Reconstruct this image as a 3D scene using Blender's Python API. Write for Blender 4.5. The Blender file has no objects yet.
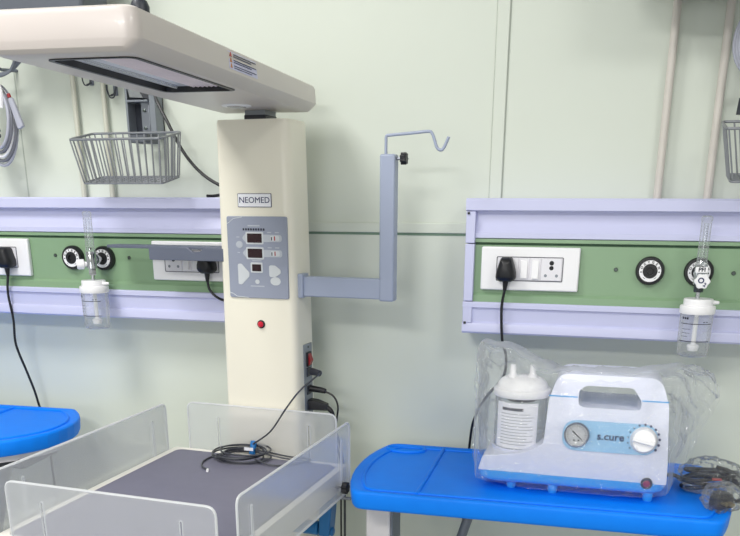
import bpy, bmesh, math, random
from mathutils import Vector, Matrix, noise
random.seed(7)
SC = bpy.context.scene
COL = SC.collection
R = math.radians
PI = math.pi

# ------------------------------------------------------------------ materials
def lin(c):
    out = []
    for v in c:
        v = v / 255.0
        out.append(v / 12.92 if v <= .04045 else ((v + .055) / 1.055) ** 2.4)
    return (out[0], out[1], out[2], 1.0)

def mat(name, rgb, rough=.5, metal=0., var=.03, scale=18., bump=0., bscale=300., coat=0., spec=.5):
    m = bpy.data.materials.new(name); m.use_nodes = True
    nt = m.node_tree; b = nt.nodes['Principled BSDF']
    c = lin(rgb)
    tc = nt.nodes.new('ShaderNodeTexCoord')
    nz = nt.nodes.new('ShaderNodeTexNoise'); nz.inputs['Scale'].default_value = scale; nz.inputs['Detail'].default_value = 4
    nt.links.new(tc.outputs['Object'], nz.inputs['Vector'])
    rp = nt.nodes.new('ShaderNodeValToRGB')
    rp.color_ramp.elements[0].position = .3; rp.color_ramp.elements[1].position = .7
    rp.color_ramp.elements[0].color = (c[0]*(1-var), c[1]*(1-var), c[2]*(1-var), 1)
    rp.color_ramp.elements[1].color = (min(1, c[0]*(1+var)), min(1, c[1]*(1+var)), min(1, c[2]*(1+var)), 1)
    nt.links.new(nz.outputs['Fac'], rp.inputs['Fac'])
    nt.links.new(rp.outputs['Color'], b.inputs['Base Color'])
    b.inputs['Roughness'].default_value = rough; b.inputs['Metallic'].default_value = metal
    b.inputs['Specular IOR Level'].default_value = spec
    if coat: b.inputs['Coat Weight'].default_value = coat
    if bump:
        n2 = nt.nodes.new('ShaderNodeTexNoise'); n2.inputs['Scale'].default_value = bscale
        nt.links.new(tc.outputs['Object'], n2.inputs['Vector'])
        bp = nt.nodes.new('ShaderNodeBump'); bp.inputs['Strength'].default_value = bump; bp.inputs['Distance'].default_value = .002
        nt.links.new(n2.outputs['Fac'], bp.inputs['Height']); nt.links.new(bp.outputs['Normal'], b.inputs['Normal'])
    return m

def film(name, tint=(1, 1, 1), diff=.06, gloss=.12, rough=.08, diffcol=(235, 240, 245), bump=0., bscale=40., f0=.0, edge=0.):
    """thin clear plastic: transparent, with a white veil and fresnel gloss"""
    m = bpy.data.materials.new(name); m.use_nodes = True
    nt = m.node_tree; nt.nodes.clear()
    out = nt.nodes.new('ShaderNodeOutputMaterial')
    tr = nt.nodes.new('ShaderNodeBsdfTransparent'); tr.inputs['Color'].default_value = (*tint, 1)
    df = nt.nodes.new('ShaderNodeBsdfDiffuse'); df.inputs['Color'].default_value = lin(diffcol)
    tl = nt.nodes.new('ShaderNodeBsdfTranslucent'); tl.inputs['Color'].default_value = lin(diffcol)
    dd = nt.nodes.new('ShaderNodeMixShader'); dd.inputs['Fac'].default_value = .5
    nt.links.new(df.outputs[0], dd.inputs[1]); nt.links.new(tl.outputs[0], dd.inputs[2])
    gl = nt.nodes.new('ShaderNodeBsdfGlossy'); gl.inputs['Roughness'].default_value = rough
    m1 = nt.nodes.new('ShaderNodeMixShader'); m1.inputs['Fac'].default_value = diff
    nt.links.new(tr.outputs[0], m1.inputs[1]); nt.links.new(dd.outputs[0], m1.inputs[2])
    if edge:
        le = nt.nodes.new('ShaderNodeLayerWeight'); le.inputs['Blend'].default_value = .35
        me = nt.nodes.new('ShaderNodeMath'); me.operation = 'MULTIPLY_ADD'; me.inputs[1].default_value = edge; me.inputs[2].default_value = diff
        nt.links.new(le.outputs['Facing'], me.inputs[0]); nt.links.new(me.outputs[0], m1.inputs['Fac'])
    lw = nt.nodes.new('ShaderNodeLayerWeight'); lw.inputs['Blend'].default_value = .25
    mu = nt.nodes.new('ShaderNodeMath'); mu.operation = 'MULTIPLY_ADD'
    mu.inputs[1].default_value = gloss; mu.inputs[2].default_value = f0
    nt.links.new(lw.outputs['Fresnel'], mu.inputs[0])
    m2 = nt.nodes.new('ShaderNodeMixShader')
    nt.links.new(mu.outputs[0], m2.inputs['Fac'])
    nt.links.new(m1.outputs[0], m2.inputs[1]); nt.links.new(gl.outputs[0], m2.inputs[2])
    if bump:
        tc = nt.nodes.new('ShaderNodeTexCoord')
        n2 = nt.nodes.new('ShaderNodeTexNoise'); n2.inputs['Scale'].default_value = bscale; n2.inputs['Detail'].default_value = 3
        n2.inputs['Distortion'].default_value = 1.2
        nt.links.new(tc.outputs['Object'], n2.inputs['Vector'])
        bp = nt.nodes.new('ShaderNodeBump'); bp.inputs['Strength'].default_value = bump; bp.inputs['Distance'].default_value = .02
        nt.links.new(n2.outputs['Fac'], bp.inputs['Height'])
        nt.links.new(bp.outputs['Normal'], gl.inputs['Normal'])
    nt.links.new(m2.outputs[0], out.inputs['Surface'])
    return m

def glow(name, rgb, base, strength):
    m = mat(name, base, .3)
    b = m.node_tree.nodes['Principled BSDF']
    b.inputs['Emission Color'].default_value = lin(rgb); b.inputs['Emission Strength'].default_value = strength
    return m

M = {}
M['wall'] = mat('wall_paint', (214, 220, 209), .42, var=.012, scale=2.2)
M['wall_plain'] = mat('room_paint', (222, 224, 224), .6, var=.01)
M['trimgap'] = mat('painted_shadow_gap', (112, 138, 120), .7)  # dark colour painted for the shade in the gap
M['trimsoft'] = mat('soft_joint_sealant', (184, 190, 180), .7)
M['floor'] = mat('floor_vinyl', (170, 172, 168), .4, var=.05, scale=6)
M['ceil'] = mat('ceiling_paint', (236, 236, 232), .8)
M['alu'] = mat('white_aluminium', (204, 206, 237), .35, var=.012, scale=3)
M['green'] = mat('green_enamel', (136, 166, 132), .32, var=.015, scale=4)
M['groove'] = mat('dark_groove', (52, 84, 62), .6)
M['screw'] = mat('screw_steel', (92, 100, 96), .35, metal=.8)
M['wplastic'] = mat('white_plastic', (244, 243, 246), .3, var=.008)
M['switch'] = mat('switch_plastic', (232, 230, 236), .25, var=.008)
M['outline'] = mat('grey_outline', (84, 84, 96), .5)
M['hole'] = mat('socket_hole', (24, 24, 30), .6)
M['black'] = mat('black_rubber', (20, 20, 26), .42, var=.08)
M['dark'] = mat('dark_plastic', (44, 48, 58), .4, var=.05)
M['cordgrey'] = mat('grey_cable_sheath', (62, 64, 72), .42, var=.06)
M['pipe'] = mat('painted_pipe', (214, 208, 200), .4, var=.02)
M['palepipe'] = mat('pale_painted_pipe', (204, 204, 190), .4, var=.02)
M['cream'] = mat('cream_enamel', (240, 235, 219), .32, var=.012, scale=5, coat=.15)
M['hood'] = mat('hood_enamel', (206, 197, 193), .34, var=.012, scale=5, coat=.1)
M['bpanel'] = mat('panel_greyblue', (150, 156, 174), .38, var=.015)
M['pale'] = mat('pale_button', (206, 210, 214), .4)
M['faint'] = mat('faint_print', (186, 191, 200), .4)
M['screen'] = mat('dark_red_display', (44, 20, 26), .2)
M['redmark'] = mat('red_mark', (170, 40, 44), .4)
M['redlamp'] = glow('red_lamp', (255, 40, 70), (190, 16, 46), .12)
M['redsw'] = mat('red_rocker', (150, 20, 30), .35)
M['magenta'] = mat('magenta_button', (150, 28, 74), .3)
M['ink'] = mat('black_ink', (26, 30, 44), .5)
M['navy'] = mat('navy_ink', (36, 44, 92), .5)
M['pole'] = mat('greyblue_enamel', (162, 171, 194), .35, var=.015)
M['tray'] = mat('tray_greyblue', (98, 104, 121), .4, var=.02)
M['mattress'] = mat('grey_mattress', (115, 114, 132), .55, var=.03, scale=25, bump=.08, bscale=500)
M['bedwhite'] = mat('bed_white', (238, 234, 226), .35, var=.01)
M['acrylic'] = film('frosted_acrylic', (.99, .995, 1), diff=.26, gloss=.4, rough=.2, diffcol=(250, 251, 255), f0=.015)
M['acrylicedge'] = film('acrylic_lit_edge', (1, 1, 1), diff=.72, gloss=.15, rough=.1, diffcol=(252, 253, 255), f0=.03)  # whiter film, painted for light gathered along the sheet edges
M['clear'] = film('clear_plastic', (.97, .98, .98), diff=.08, gloss=.5, rough=.05, f0=.05, edge=.35, diffcol=(248, 249, 252))
M['jarclear'] = film('jar_plastic', (.97, .98, .98), diff=.10, gloss=.5, rough=.06, f0=.05, edge=.35, diffcol=(248, 249, 252))
M['bag'] = film('bag_film', (1, 1, 1), diff=.05, gloss=.5, rough=.12, bump=.9, bscale=40, f0=.05, edge=.55, diffcol=(244, 247, 250))
M['wrap'] = film('wrap_film', (1, 1, 1), diff=.03, gloss=.6, rough=.10, bump=1., bscale=60, f0=.05, edge=.22, diffcol=(244, 247, 250))
M['blue'] = mat('table_blue', (0, 132, 255), .5, spec=.25, var=.03, scale=30, bump=.05, bscale=700)
M['bracketblue'] = mat('bracket_blue', (26, 108, 170), .35, var=.03)
M['legwhite'] = mat('leg_white', (226, 222, 224), .4)
M['steel'] = mat('brushed_steel', (150, 154, 164), .32, metal=.85, var=.06)
M['chrome'] = mat('chrome', (200, 202, 206), .14, metal=1.)
M['greymetal'] = mat('grey_metal', (118, 124, 136), .38, metal=.3, var=.05)
M['wire'] = mat('basket_wire', (138, 141, 146), .4, metal=.35)
M['rail'] = mat('rail_grey', (138, 144, 152), .4, metal=.3)
M['darkgrey'] = mat('monitor_grey', (92, 97, 106), .5, var=.03)
M['machine'] = mat('machine_white', (230, 233, 250), .3, var=.008, coat=.2)
M['lightblue'] = mat('light_blue_panel', (156, 204, 240), .32, var=.01)
M['baseblue'] = mat('machine_blue', (58, 172, 242), .32, var=.02)
M['gaugeface'] = mat('gauge_face', (196, 198, 202), .4)
M['paper'] = mat('label_paper', (242, 242, 248), .5)
M['print'] = mat('label_print', (120, 122, 134), .6)
M['sticker'] = mat('sticker_lavender', (206, 204, 232), .45)
M['orange'] = mat('warning_orange', (196, 128, 70), .5)
M['reflector'] = mat('reflector_metal', (236, 222, 232), .4, metal=0., var=.06, scale=30)
M['reflblue'] = mat('reflector_edge', (234, 236, 250), .25, metal=.1)
M['cablepale'] = mat('pale_cable', (176, 178, 192), .4, var=.03)
M['cabledark'] = mat('grey_cable', (116, 118, 128), .4, var=.03)
M['tie'] = mat('blue_tie', (20, 110, 180), .4)
M['brass'] = mat('hex_bolt', (150, 140, 112), .35, metal=.8)
M['lens'] = mat('lamp_lens', (160, 160, 162), .25)

# ------------------------------------------------------------------ geometry collector
def catmull(pts, n=8, closed=False):
    P = [Vector(p) for p in pts]
    out = []
    N = len(P)
    segs = N if closed else N - 1
    for i in range(segs):
        if closed:
            a, b, c, d = P[(i-1) % N], P[i], P[(i+1) % N], P[(i+2) % N]
        else:
            b, c = P[i], P[i+1]
            a = P[i-1] if i > 0 else b*2-c
            d = P[i+2] if i+2 < N else c*2-b
        for k in range(n):
            t = k/n
            out.append(.5*((2*b)+(c-a)*t+(2*a-5*b+4*c-d)*t*t+(3*b-a-3*c+d)*t**3))
    if not closed: out.append(P[-1].copy())
    return out

def rpoly(pts, r, n=6):
    """round the corners of a 2-D polygon; r is a number or a list"""
    out = []
    N = len(pts)
    for i in range(N):
        p = Vector(pts[i]); a = Vector(pts[i-1]); c = Vector(pts[(i+1) % N])
        rr = r[i] if isinstance(r, (list, tuple)) else r
        if rr <= 0: out.append(tuple(p)); continue
        d1 = (a-p); d2 = (c-p)
        l1, l2 = d1.length, d2.length
        d1.normalize(); d2.normalize()
        ang = d1.angle(d2)
        t = min(rr/math.tan(ang/2), l1*.49, l2*.49)
        p1 = p+d1*t; p2 = p+d2*t
        for k in range(n+1):
            s = k/n
            q = p1*(1-s)**2+p*2*s*(1-s)+p2*s*s
            out.append((q.x, q.y))
    return out

def rrect(x0, x1, y0, y1, r, n=6):
    return rpoly([(x0, y0), (x1, y0), (x1, y1), (x0, y1)], r, n)

def circle(cx, cy, r, n=32, ry=None):
    ry = ry or r
    return [(cx+r*math.cos(2*PI*k/n), cy+ry*math.sin(2*PI*k/n)) for k in range(n)]

AX = {'XY': lambda a, b, c: (a, b, c), 'XZ': lambda a, b, c: (a, c, b), 'YZ': lambda a, b, c: (c, a, b)}

class G:
    def __init__(s): s.bm = bmesh.new()
    def box(s, x0, x1, y0, y1, z0, z1):
        v = [s.bm.verts.new((x, y, z)) for x in (x0, x1) for y in (y0, y1) for z in (z0, z1)]
        for f in ((0,1,3,2),(4,6,7,5),(0,4,5,1),(2,3,7,6),(0,2,6,4),(1,5,7,3)): s.bm.faces.new([v[i] for i in f])
        return s
    def prism(s, outline, c0, c1, plane='XY', holes=()):
        """extrude a 2-D outline (with holes) from c0 to c1 along the third axis"""
        f = AX[plane]
        loops = [list(outline)]+[list(h) for h in holes]
        rings = []
        for L in loops:
            a = [s.bm.verts.new(f(p[0], p[1], c0)) for p in L]
            b = [s.bm.verts.new(f(p[0], p[1], c1)) for p in L]
            rings.append((a, b))
            n = len(L)
            for i in range(n):
                s.bm.faces.new((a[i], a[(i+1) % n], b[(i+1) % n], b[i]))
        for k in (0, 1):
            if not holes:
                s.bm.faces.new(rings[0][k])
            else:
                es = []
                for rg in rings:
                    L = rg[k]; n = len(L)
                    for i in range(n):
                        e = s.bm.edges.get((L[i], L[(i+1) % n])); es.append(e)
                bmesh.ops.triangle_fill(s.bm, use_beauty=True, use_dissolve=False, edges=es)
        return s
    def loft(s, loops, cap0=True, cap1=True, closed=True):
        rings = [[s.bm.verts.new(p) for p in L] for L in loops]
        for a, b in zip(rings[:-1], rings[1:]):
            n = len(a)
            for i in range(n if closed else n-1):
                s.bm.faces.new((a[i], a[(i+1) % n], b[(i+1) % n], b[i]))
        if cap0: s.bm.faces.new(rings[0])
        if cap1: s.bm.faces.new(list(reversed(rings[-1])))
        return s
    def tube(s, pts, r, seg=8, closed=False, caps=True):
        P = [Vector(p) for p in pts]
        n = len(P)
        rad = r if callable(r) else (lambda t: r)
        T = []
        for i in range(n):
            if closed: t = P[(i+1) % n]-P[i-1]
            else: t = P[min(i+1, n-1)]-P[max(i-1, 0)]
            T.append(t.normalized() if t.length > 1e-9 else Vector((0, 0, 1)))
        up = Vector((0, 0, 1)) if abs(T[0].z) < .9 else Vector((1, 0, 0))
        N0 = T[0].cross(up).normalized()
        rings = []
        for i in range(n):
            N0 = (N0-T[i]*N0.dot(T[i]))
            N0 = N0.normalized() if N0.length > 1e-6 else T[i].orthogonal().normalized()
            B = T[i].cross(N0)
            rr = rad(i/max(1, n-1))
            rings.append([s.bm.verts.new(P[i]+(N0*math.cos(2*PI*k/seg)+B*math.sin(2*PI*k/seg))*rr) for k in range(seg)])
        for i in range(n if closed else n-1):
            a, b = rings[i], rings[(i+1) % n]
            for k in range(seg):
                s.bm.faces.new((a[k], a[(k+1) % seg], b[(k+1) % seg], b[k]))
        if not closed and caps:
            s.bm.faces.new(list(reversed(rings[0]))); s.bm.faces.new(rings[-1])
        return s
    def lathe(s, prof, origin=(0, 0, 0), axis='Z', seg=32, cap=True):
        """prof: list of (radius, height along the axis)"""
        o = Vector(origin)
        rings = []
        for r, h in prof:
            ring = []
            for k in range(seg):
                a, b = r*math.cos(2*PI*k/seg), r*math.sin(2*PI*k/seg)
                p = {'Z': (a, b, h), 'Y': (a, h, b), 'X': (h, a, b)}[axis]
                ring.append(s.bm.verts.new(o+Vector(p)))
            rings.append(ring)
        for a, b in zip(rings[:-1], rings[1:]):
            for k in range(seg):
                s.bm.faces.new((a[k], a[(k+1) % seg], b[(k+1) % seg], b[k]))
        if cap:
            s.bm.faces.new(rings[0]); s.bm.faces.new(list(reversed(rings[-1])))
        return s
    def move(s, mx):
        bmesh.ops.transform(s.bm, matrix=mx, verts=s.bm.verts); return s

WM = {}   # root matrices
def finish(name, g, m, parent=None, world=False, bev=0., seg=2, sharp=38, smooth=True, subd=0):
    bm = g.bm
    if parent is not None and world:
        bmesh.ops.transform(bm, matrix=WM[parent.name].inverted(), verts=bm.verts)
    bmesh.ops.recalc_face_normals(bm, faces=bm.faces)
    me = bpy.data.meshes.new(name); bm.to_mesh(me); bm.free()
    if smooth:
        me.shade_smooth()
        me.set_sharp_from_angle(angle=R(sharp))
    me.materials.append(m)
    o = bpy.data.objects.new(name, me); COL.objects.link(o)
    if parent is not None:
        o.parent = parent; WM[o.name] = WM[parent.name]
    else: WM[o.name] = Matrix.Identity(4)
    if bev:
        b = o.modifiers.new('bevel', 'BEVEL'); b.width = bev; b.segments = seg; b.limit_method = 'ANGLE'; b.angle_limit = R(35)
        b.harden_normals = False
    if subd:
        b = o.modifiers.new('sub', 'SUBSURF'); b.levels = subd; b.render_levels = subd
    return o

def tag(o, label, cat, group=None, kind=None):
    o['label'] = label; o['category'] = cat
    if group: o['group'] = group
    if kind: o['kind'] = kind
    return o

def thing(name, label, cat, loc=(0, 0, 0), rz=0., group=None):
    o = bpy.data.objects.new(name, None); COL.objects.link(o)
    o.location = loc; o.rotation_euler = (0, 0, rz); o.empty_display_size = .05
    WM[o.name] = Matrix.Translation(loc) @ Matrix.Rotation(rz, 4, 'Z')
    return tag(o, label, cat, group)

def struct(name, g, m, bev=0.):
    o = finish(name, g, m, bev=bev); o['kind'] = 'structure'; return o

def dup(root, dx, label, group=None):
    r = root.copy(); COL.objects.link(r)
    r.location = root.location+Vector((dx, 0, 0)); r['label'] = label
    if group: r['group'] = group
    for ch in list(root.children):
        c = ch.copy(); COL.objects.link(c); c.parent = r
        for g in list(ch.children):
            d = g.copy(); COL.objects.link(d); d.parent = c
    WM[r.name] = Matrix.Translation((dx, 0, 0)) @ WM[root.name]
    return r

def text_g(txt, size, depth=.0006, bold=0., sx=1.):
    cu = bpy.data.curves.new('t', 'FONT'); cu.body = txt; cu.size = size; cu.extrude = depth; cu.offset = bold
    cu.align_x = 'CENTER'; cu.align_y = 'CENTER'; cu.resolution_u = 3
    ob = bpy.data.objects.new('t', cu); COL.objects.link(ob)
    dg = bpy.context.evaluated_depsgraph_get()
    me = bpy.data.meshes.new_from_object(ob.evaluated_get(dg))
    bpy.data.objects.remove(ob); bpy.data.curves.remove(cu)
    g = G(); g.bm.from_mesh(me); bpy.data.meshes.remove(me)
    g.move(Matrix.Diagonal((sx, 1, 1, 1)))
    return g
FRONT = Matrix.Rotation(PI/2, 4, 'X')     # text lying in XY -> standing, facing -Y
def ring_text(txt, r, size, a0, a1):
    g = G()
    n = len(txt)
    for i, ch in enumerate(txt):
        a = a0+(a1-a0)*i/(n-1)
        t = text_g(ch, size, .0004, .0002)
        t.move(Matrix.Translation((r*math.cos(a), r*math.sin(a), 0)) @ Matrix.Rotation(a-PI/2, 4, 'Z'))
        me = bpy.data.meshes.new('x'); t.bm.to_mesh(me); t.bm.free(); g.bm.from_mesh(me); bpy.data.meshes.remove(me)
    return g

# ------------------------------------------------------------------ the room
struct('wall_back', G().box(-3.6, 2.6, 0, .12, 0, 2.9), M['wall'])
struct('wall_left', G().box(-3.72, -3.6, -6.1, .12, 0, 2.9), M['wall_plain'])
struct('wall_right', G().box(2.6, 2.72, -6.1, .12, 0, 2.9), M['wall_plain'])
struct('wall_front', G().box(-3.72, 2.72, -6.22, -6.1, 0, 2.9), M['wall_plain'])
struct('floor', G().box(-3.72, 2.72, -6.22, .12, -.1, 0), M['floor'])
struct('ceiling', G().box(-3.72, 2.72, -6.22, .12, 2.9, 3.0), M['ceil'])
struct('trim_1', G().box(-3.6, 2.6, -.004, 0, 1.5235, 1.546), M['wall'], bev=.0015)
struct('trim_2', G().box(-3.6, 2.6, -.0012, 0, 1.518, 1.5235), M['trimgap'])  # flat dark strip in place of the shadow gap below the ledge
struct('trim_3', G().box(-.2845, -.2565, -.005, 0, 1.546, 2.9), M['wall'], bev=.002)
struct('trim_4', G().box(-.2565, -.2545, -.001, 0, 1.546, 2.9), M['trimsoft'])
struct('trim_5', G().box(-1.5105, -1.5075, -.001, 0, 1.546, 2.9), M['trimsoft'])
struct('trim_6', G().box(-.2858, -.2845, -.001, 0, 1.546, 2.9), M['trimsoft'])

# pipes that come down the wall to each pair of outlets
def wall_pipe(x, label, r=.0085):
    g = G().tube([(x, -r-.0095, 2.9), (x, -r-.0095, 1.585)], r, 14)
    o = finish('wall_pipe', g, M['pipe'] if r > .007 else M['palepipe'])
    return tag(o, label, 'pipe', 'painted gas pipes down the wall')
wall_pipe(.082, 'beige painted pipe on the wall, first right of the vertical wall strip')
wall_pipe(.184, 'beige painted pipe on the wall beside the wire basket cropped by the right edge')
wall_pipe(-1.331, 'beige painted pipe on the wall above the left corner of the full wire basket', .0065)
wall_pipe(-1.248, 'beige painted pipe on the wall behind the full wire basket, by the dark mounting rail', .0065)

# ------------------------------------------------------------------ bed head panels
YS = -.062
def bedhead(x0, x1, label):
    L = x1-x0
    t = thing('bedhead_panel', label, 'wall panel', (x0, 0, 1.306), group='bedhead panels on the wall')
    ex = .022
    def pr(pts, a, b): return G().prism([(p[0], p[1]-1.306) for p in pts], a, b, 'YZ')
    top = [(0, 1.602), (-.088, 1.602), (-.092, 1.598), (-.092, 1.577), (-.088, 1.575), (-.068, 1.575), (-.068, 1.571), (-.076, 1.533), (-.080, 1.529), (-.080, 1.518), (-.074, 1.516), (0, 1.516)]
    finish('top_rail', pr(top, 0, L), M['alu'], t)
    mid = [(-.01, 1.516), (-.078, 1.516), (-.078, 1.5085), (-.070, 1.507), (-.070, 1.5035), (-.074, 1.502), (-.074, 1.398), (-.080, 1.392), (-.080, 1.3775), (-.01, 1.3775)]
    finish('green_fascia', pr(mid, ex, L-ex), M['green'], t)
    gr = [(-.0695, 1.5075), (-.0712, 1.5075), (-.0712, 1.503), (-.0695, 1.503)]
    finish('groove', pr(gr, ex, L-ex), M['groove'], t)
    bot = [(0, 1.3775), (-.088, 1.3775), (-.090, 1.375), (-.090, 1.3655), (-.083, 1.364), (-.083, 1.3615), (-.0845, 1.360), (-.0815, 1.332), (-.088, 1.329), (-.0895, 1.326), (-.0895, 1.310), (-.086, 1.306), (0, 1.306)]
    finish('bottom_rail', pr(bot, 0, L), M['alu'], t)
    for xa in (0, L-ex):
        for za, zb in ((1.5065, 1.5745), (1.379, 1.5045), (1.3295, 1.377)):
            cap = G().box(xa+.001, xa+ex, -.089, -.01, za-1.306, zb-1.306)
            finish('end_cap', cap, M['alu'], t, bev=.0015)
        for zz in (1.571, 1.3305):
            s = G().box(xa+.004, xa+.009, -.0925, -.088, zz-1.306-.003, zz-1.306+.002)
            finish('cap_screw', s, M['hole'], t)
    return t
PR = bedhead(-.322, .648, 'white and green bedhead panel on the wall above the suction machine')
PL = bedhead(-1.745, -.775, 'white and green bedhead panel on the wall left of the warmer column')

def fascia_screw(x, z, label):
    g = G().lathe([(.0045, 0), (.0045, -.0018), (.0035, -.003), (.0008, -.003)], (x, -.074, z), 'Y', 16)
    g.box(x-.003, x+.003, -.0774, -.0769, z-.0005, z+.0005)
    tag(finish('fascia_screw', g, M['screw']), label, 'screw', 'screws in the green fascias')
fascia_screw(.010, 1.455, 'small screw in the green strip between right socket plate and first gas outlet')
fascia_screw(.250, 1.453, 'small screw in the green strip at the right edge of the photo')
fascia_screw(-1.396, 1.459, 'small screw in the green strip beside the leftmost socket plate')
fascia_screw(-1.181, 1.457, 'small screw in the green strip under the grey tray tip')

# ------------------------------------------------------------------ socket plates
def socket_plate(xc, label, flip=1):
    t = thing('socket_plate', label, 'socket plate', (xc, -.074, 1.4525), group='white socket plates on the green strips')
    finish('back_plate', G().box(-.108, .108, -.013, 0, -.047, .047), M['wplastic'], t, bev=.003)
    ring = G().prism(rrect(-.0735, .0735, -.0265, .0265, .003), -.0138, -.0128, 'XZ', holes=[rrect(-.0718, .0718, -.0248, .0248, .002)])
    finish('module_outline', ring, M['outline'], t)
    s = flip
    def bx(a, b): return (min(a*s, b*s), max(a*s, b*s))
    a, b = bx(-.071, -.024); finish('power_socket', G().box(a+.0006, b, -.0155, -.012, -.024, .024), M['switch'], t, bev=.001)
    for (p, q) in ((-.0235, .0005), (.001, .025)):
        a, b = bx(p, q)
        sw = finish('switch', G().box(a+.0006, b-.0006, -.015, -.012, -.024, .024), M['switch'], t, bev=.0008)
        m = (a+b)/2
        rk = G().loft([[(m-.0075, y1, z) for y1, z in ((-.014, -.020), (-.0205, -.020), (-.0165, .019), (-.014, .019))],
                       [(m+.0075, y1, z) for y1, z in ((-.014, -.020), (-.0205, -.020), (-.0165, .019), (-.014, .019))]])
        finish('rocker', rk, M['wplastic'], sw, bev=.0008)
    a, b = bx(.0255, .071)
    so = finish('round_pin_socket', G().box(a, b-.0006, -.0155, -.012, -.024, .024), M['switch'], t, bev=.001)
    m = (a+b)/2
    for hx, hz, r in ((0, .014, .0050), (0, .0035, .0048), (-.012, -.013, .0033), (.012, -.013, .0033)):
        finish('pin_hole', G().lathe([(r, -.0150), (r, -.0158)], (m+hx, 0, hz), 'Y', 16), M['hole'] if hz > 0 else M['rail'], so)
    return t
socket_plate(-.1755, 'white socket plate on the right panel with a black plug at its left end')
socket_plate(-1.0015, 'white socket plate half hidden behind the grey tray beside the warmer column', -1)
socket_plate(-1.576, 'white socket plate with black plug, cropped by the left edge of the photo', -1)

def plug(x, z, path, label, r=.0032):
    g = thing('power_plug', label, 'plug', (x, -.0895, z), group='black plugs and cords in the wall sockets')
    out = rpoly([(-.0225, -.020), (-.013, -.027), (.013, -.027), (.0225, -.020), (.0215, -.006), (.012, .0265), (-.012, .0265), (-.0215, -.006)], .008, 4)
    def sc(k, y): return [(p[0]*k, y, p[1]*k) for p in out]
    b = G().loft([sc(.93, 0), sc(1, -.006), sc(.98, -.022), sc(.82, -.032), sc(.5, -.036)])
    finish('plug_body', b, M['black'], g, sharp=60)
    st = G().tube([(0, -.014, -.018), (0, -.014, -.03), (-.001, -.013, -.046)], lambda u: .0085-.0045*u, 12)
    finish('strain_relief', st, M['black'], g)
    c = G().tube(catmull([(x-.001, -.1025, z-.044)]+path, 10), r, 8)
    finish('cord', c, M['black'], g, world=True)
    return g
plug(-.225, 1.4525, [(-.231, -.10, 1.365), (-.226, -.098, 1.295), (-.216, -.09, 1.255), (-.222, -.075, 1.205), (-.262, -.055, 1.15), (-.287, -.045, 1.10), (-.30, -.032, 1.03), (-.31, -.025, .8), (-.31, -.03, .4), (-.29, -.04, .02)],
     'black plug in the right socket plate, cord dropping behind the suction machine')
plug(-.953, 1.4525, [(-.948, -.102, 1.385), (-.925, -.098, 1.365), (-.88, -.06, 1.34), (-.84, -.035, 1.25), (-.83, -.03, 1.0), (-.83, -.04, .5)],
     'black plug under the grey tray, cord running behind the warmer column')
plug(-1.526, 1.4525, [(-1.536, -.10, 1.36), (-1.538, -.09, 1.29), (-1.548, -.08, 1.22), (-1.535, -.065, 1.14), (-1.525, -.05, 1.06), (-1.52, -.03, .9), (-1.52, -.03, .3), (-1.50, -.06, .02), (-1.42, -.08, .006)],
     'black plug in the leftmost socket plate, cord falling behind the left blue table')

# ------------------------------------------------------------------ gas outlets and flow meters
def gas_outlet(x, label, z=1.4545):
    t = thing('gas_outlet', label, 'gas outlet', (x, -.074, z), group='round gas outlets in the green strips')
    finish('black_collar', G().lathe([(.030, 0), (.030, -.010), (.028, -.014), (.0235, -.0145), (.0235, -.012)], (0, 0, 0), 'Y', 40), M['black'], t)
    fr = finish('white_ring', G().lathe([(.0226, -.012), (.0226, -.0155), (.0150, -.0155), (.0150, -.012)], (0, 0, 0), 'Y', 40, cap=False), M['wplastic'], t)
    tx = ring_text('OXYGEN', .0187, .0070, R(158), R(22)); tx.move(Matrix.Translation((0, -.0156, 0)) @ FRONT)
    finish('lettering', tx, M['ink'], fr, smooth=False)
    mk = G()
    for a in (R(185), R(-5)):
        c = (.0186*math.cos(a), .0186*math.sin(a))
        mk.prism([(c[0], c[1]+.002), (c[0]-.0018, c[1]-.0015), (c[0]+.0018, c[1]-.0015)], -.0162, -.0154, 'XZ')
    for a in (R(232), R(308)):
        mk.tube([(.0186*math.cos(a+d), -.0157, .0186*math.sin(a+d)) for d in (-.14, -.07, 0, .07, .14)], .0005, 5)
    finish('ring_marks', mk, M['ink'], fr)
    finish('centre_port', G().lathe([(.0153, -.010), (.0153, -.0160), (.0148, -.0166), (.0080, -.0166), (.0074, -.0125), (.0005, -.0125)], (0, 0, 0), 'Y', 32), M['black'], t)
    return t
gas_outlet(.081, 'bare black and white gas outlet, right panel, no flowmeter on it')
gas_outlet(.180, 'black and white gas outlet on the right panel, behind the flowmeter')
gas_outlet(-1.340, 'bare black and white gas outlet left of the left flowmeter')
gas_outlet(-1.2505, 'black and white gas outlet right of the left flowmeter, by the tray tip')

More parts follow.
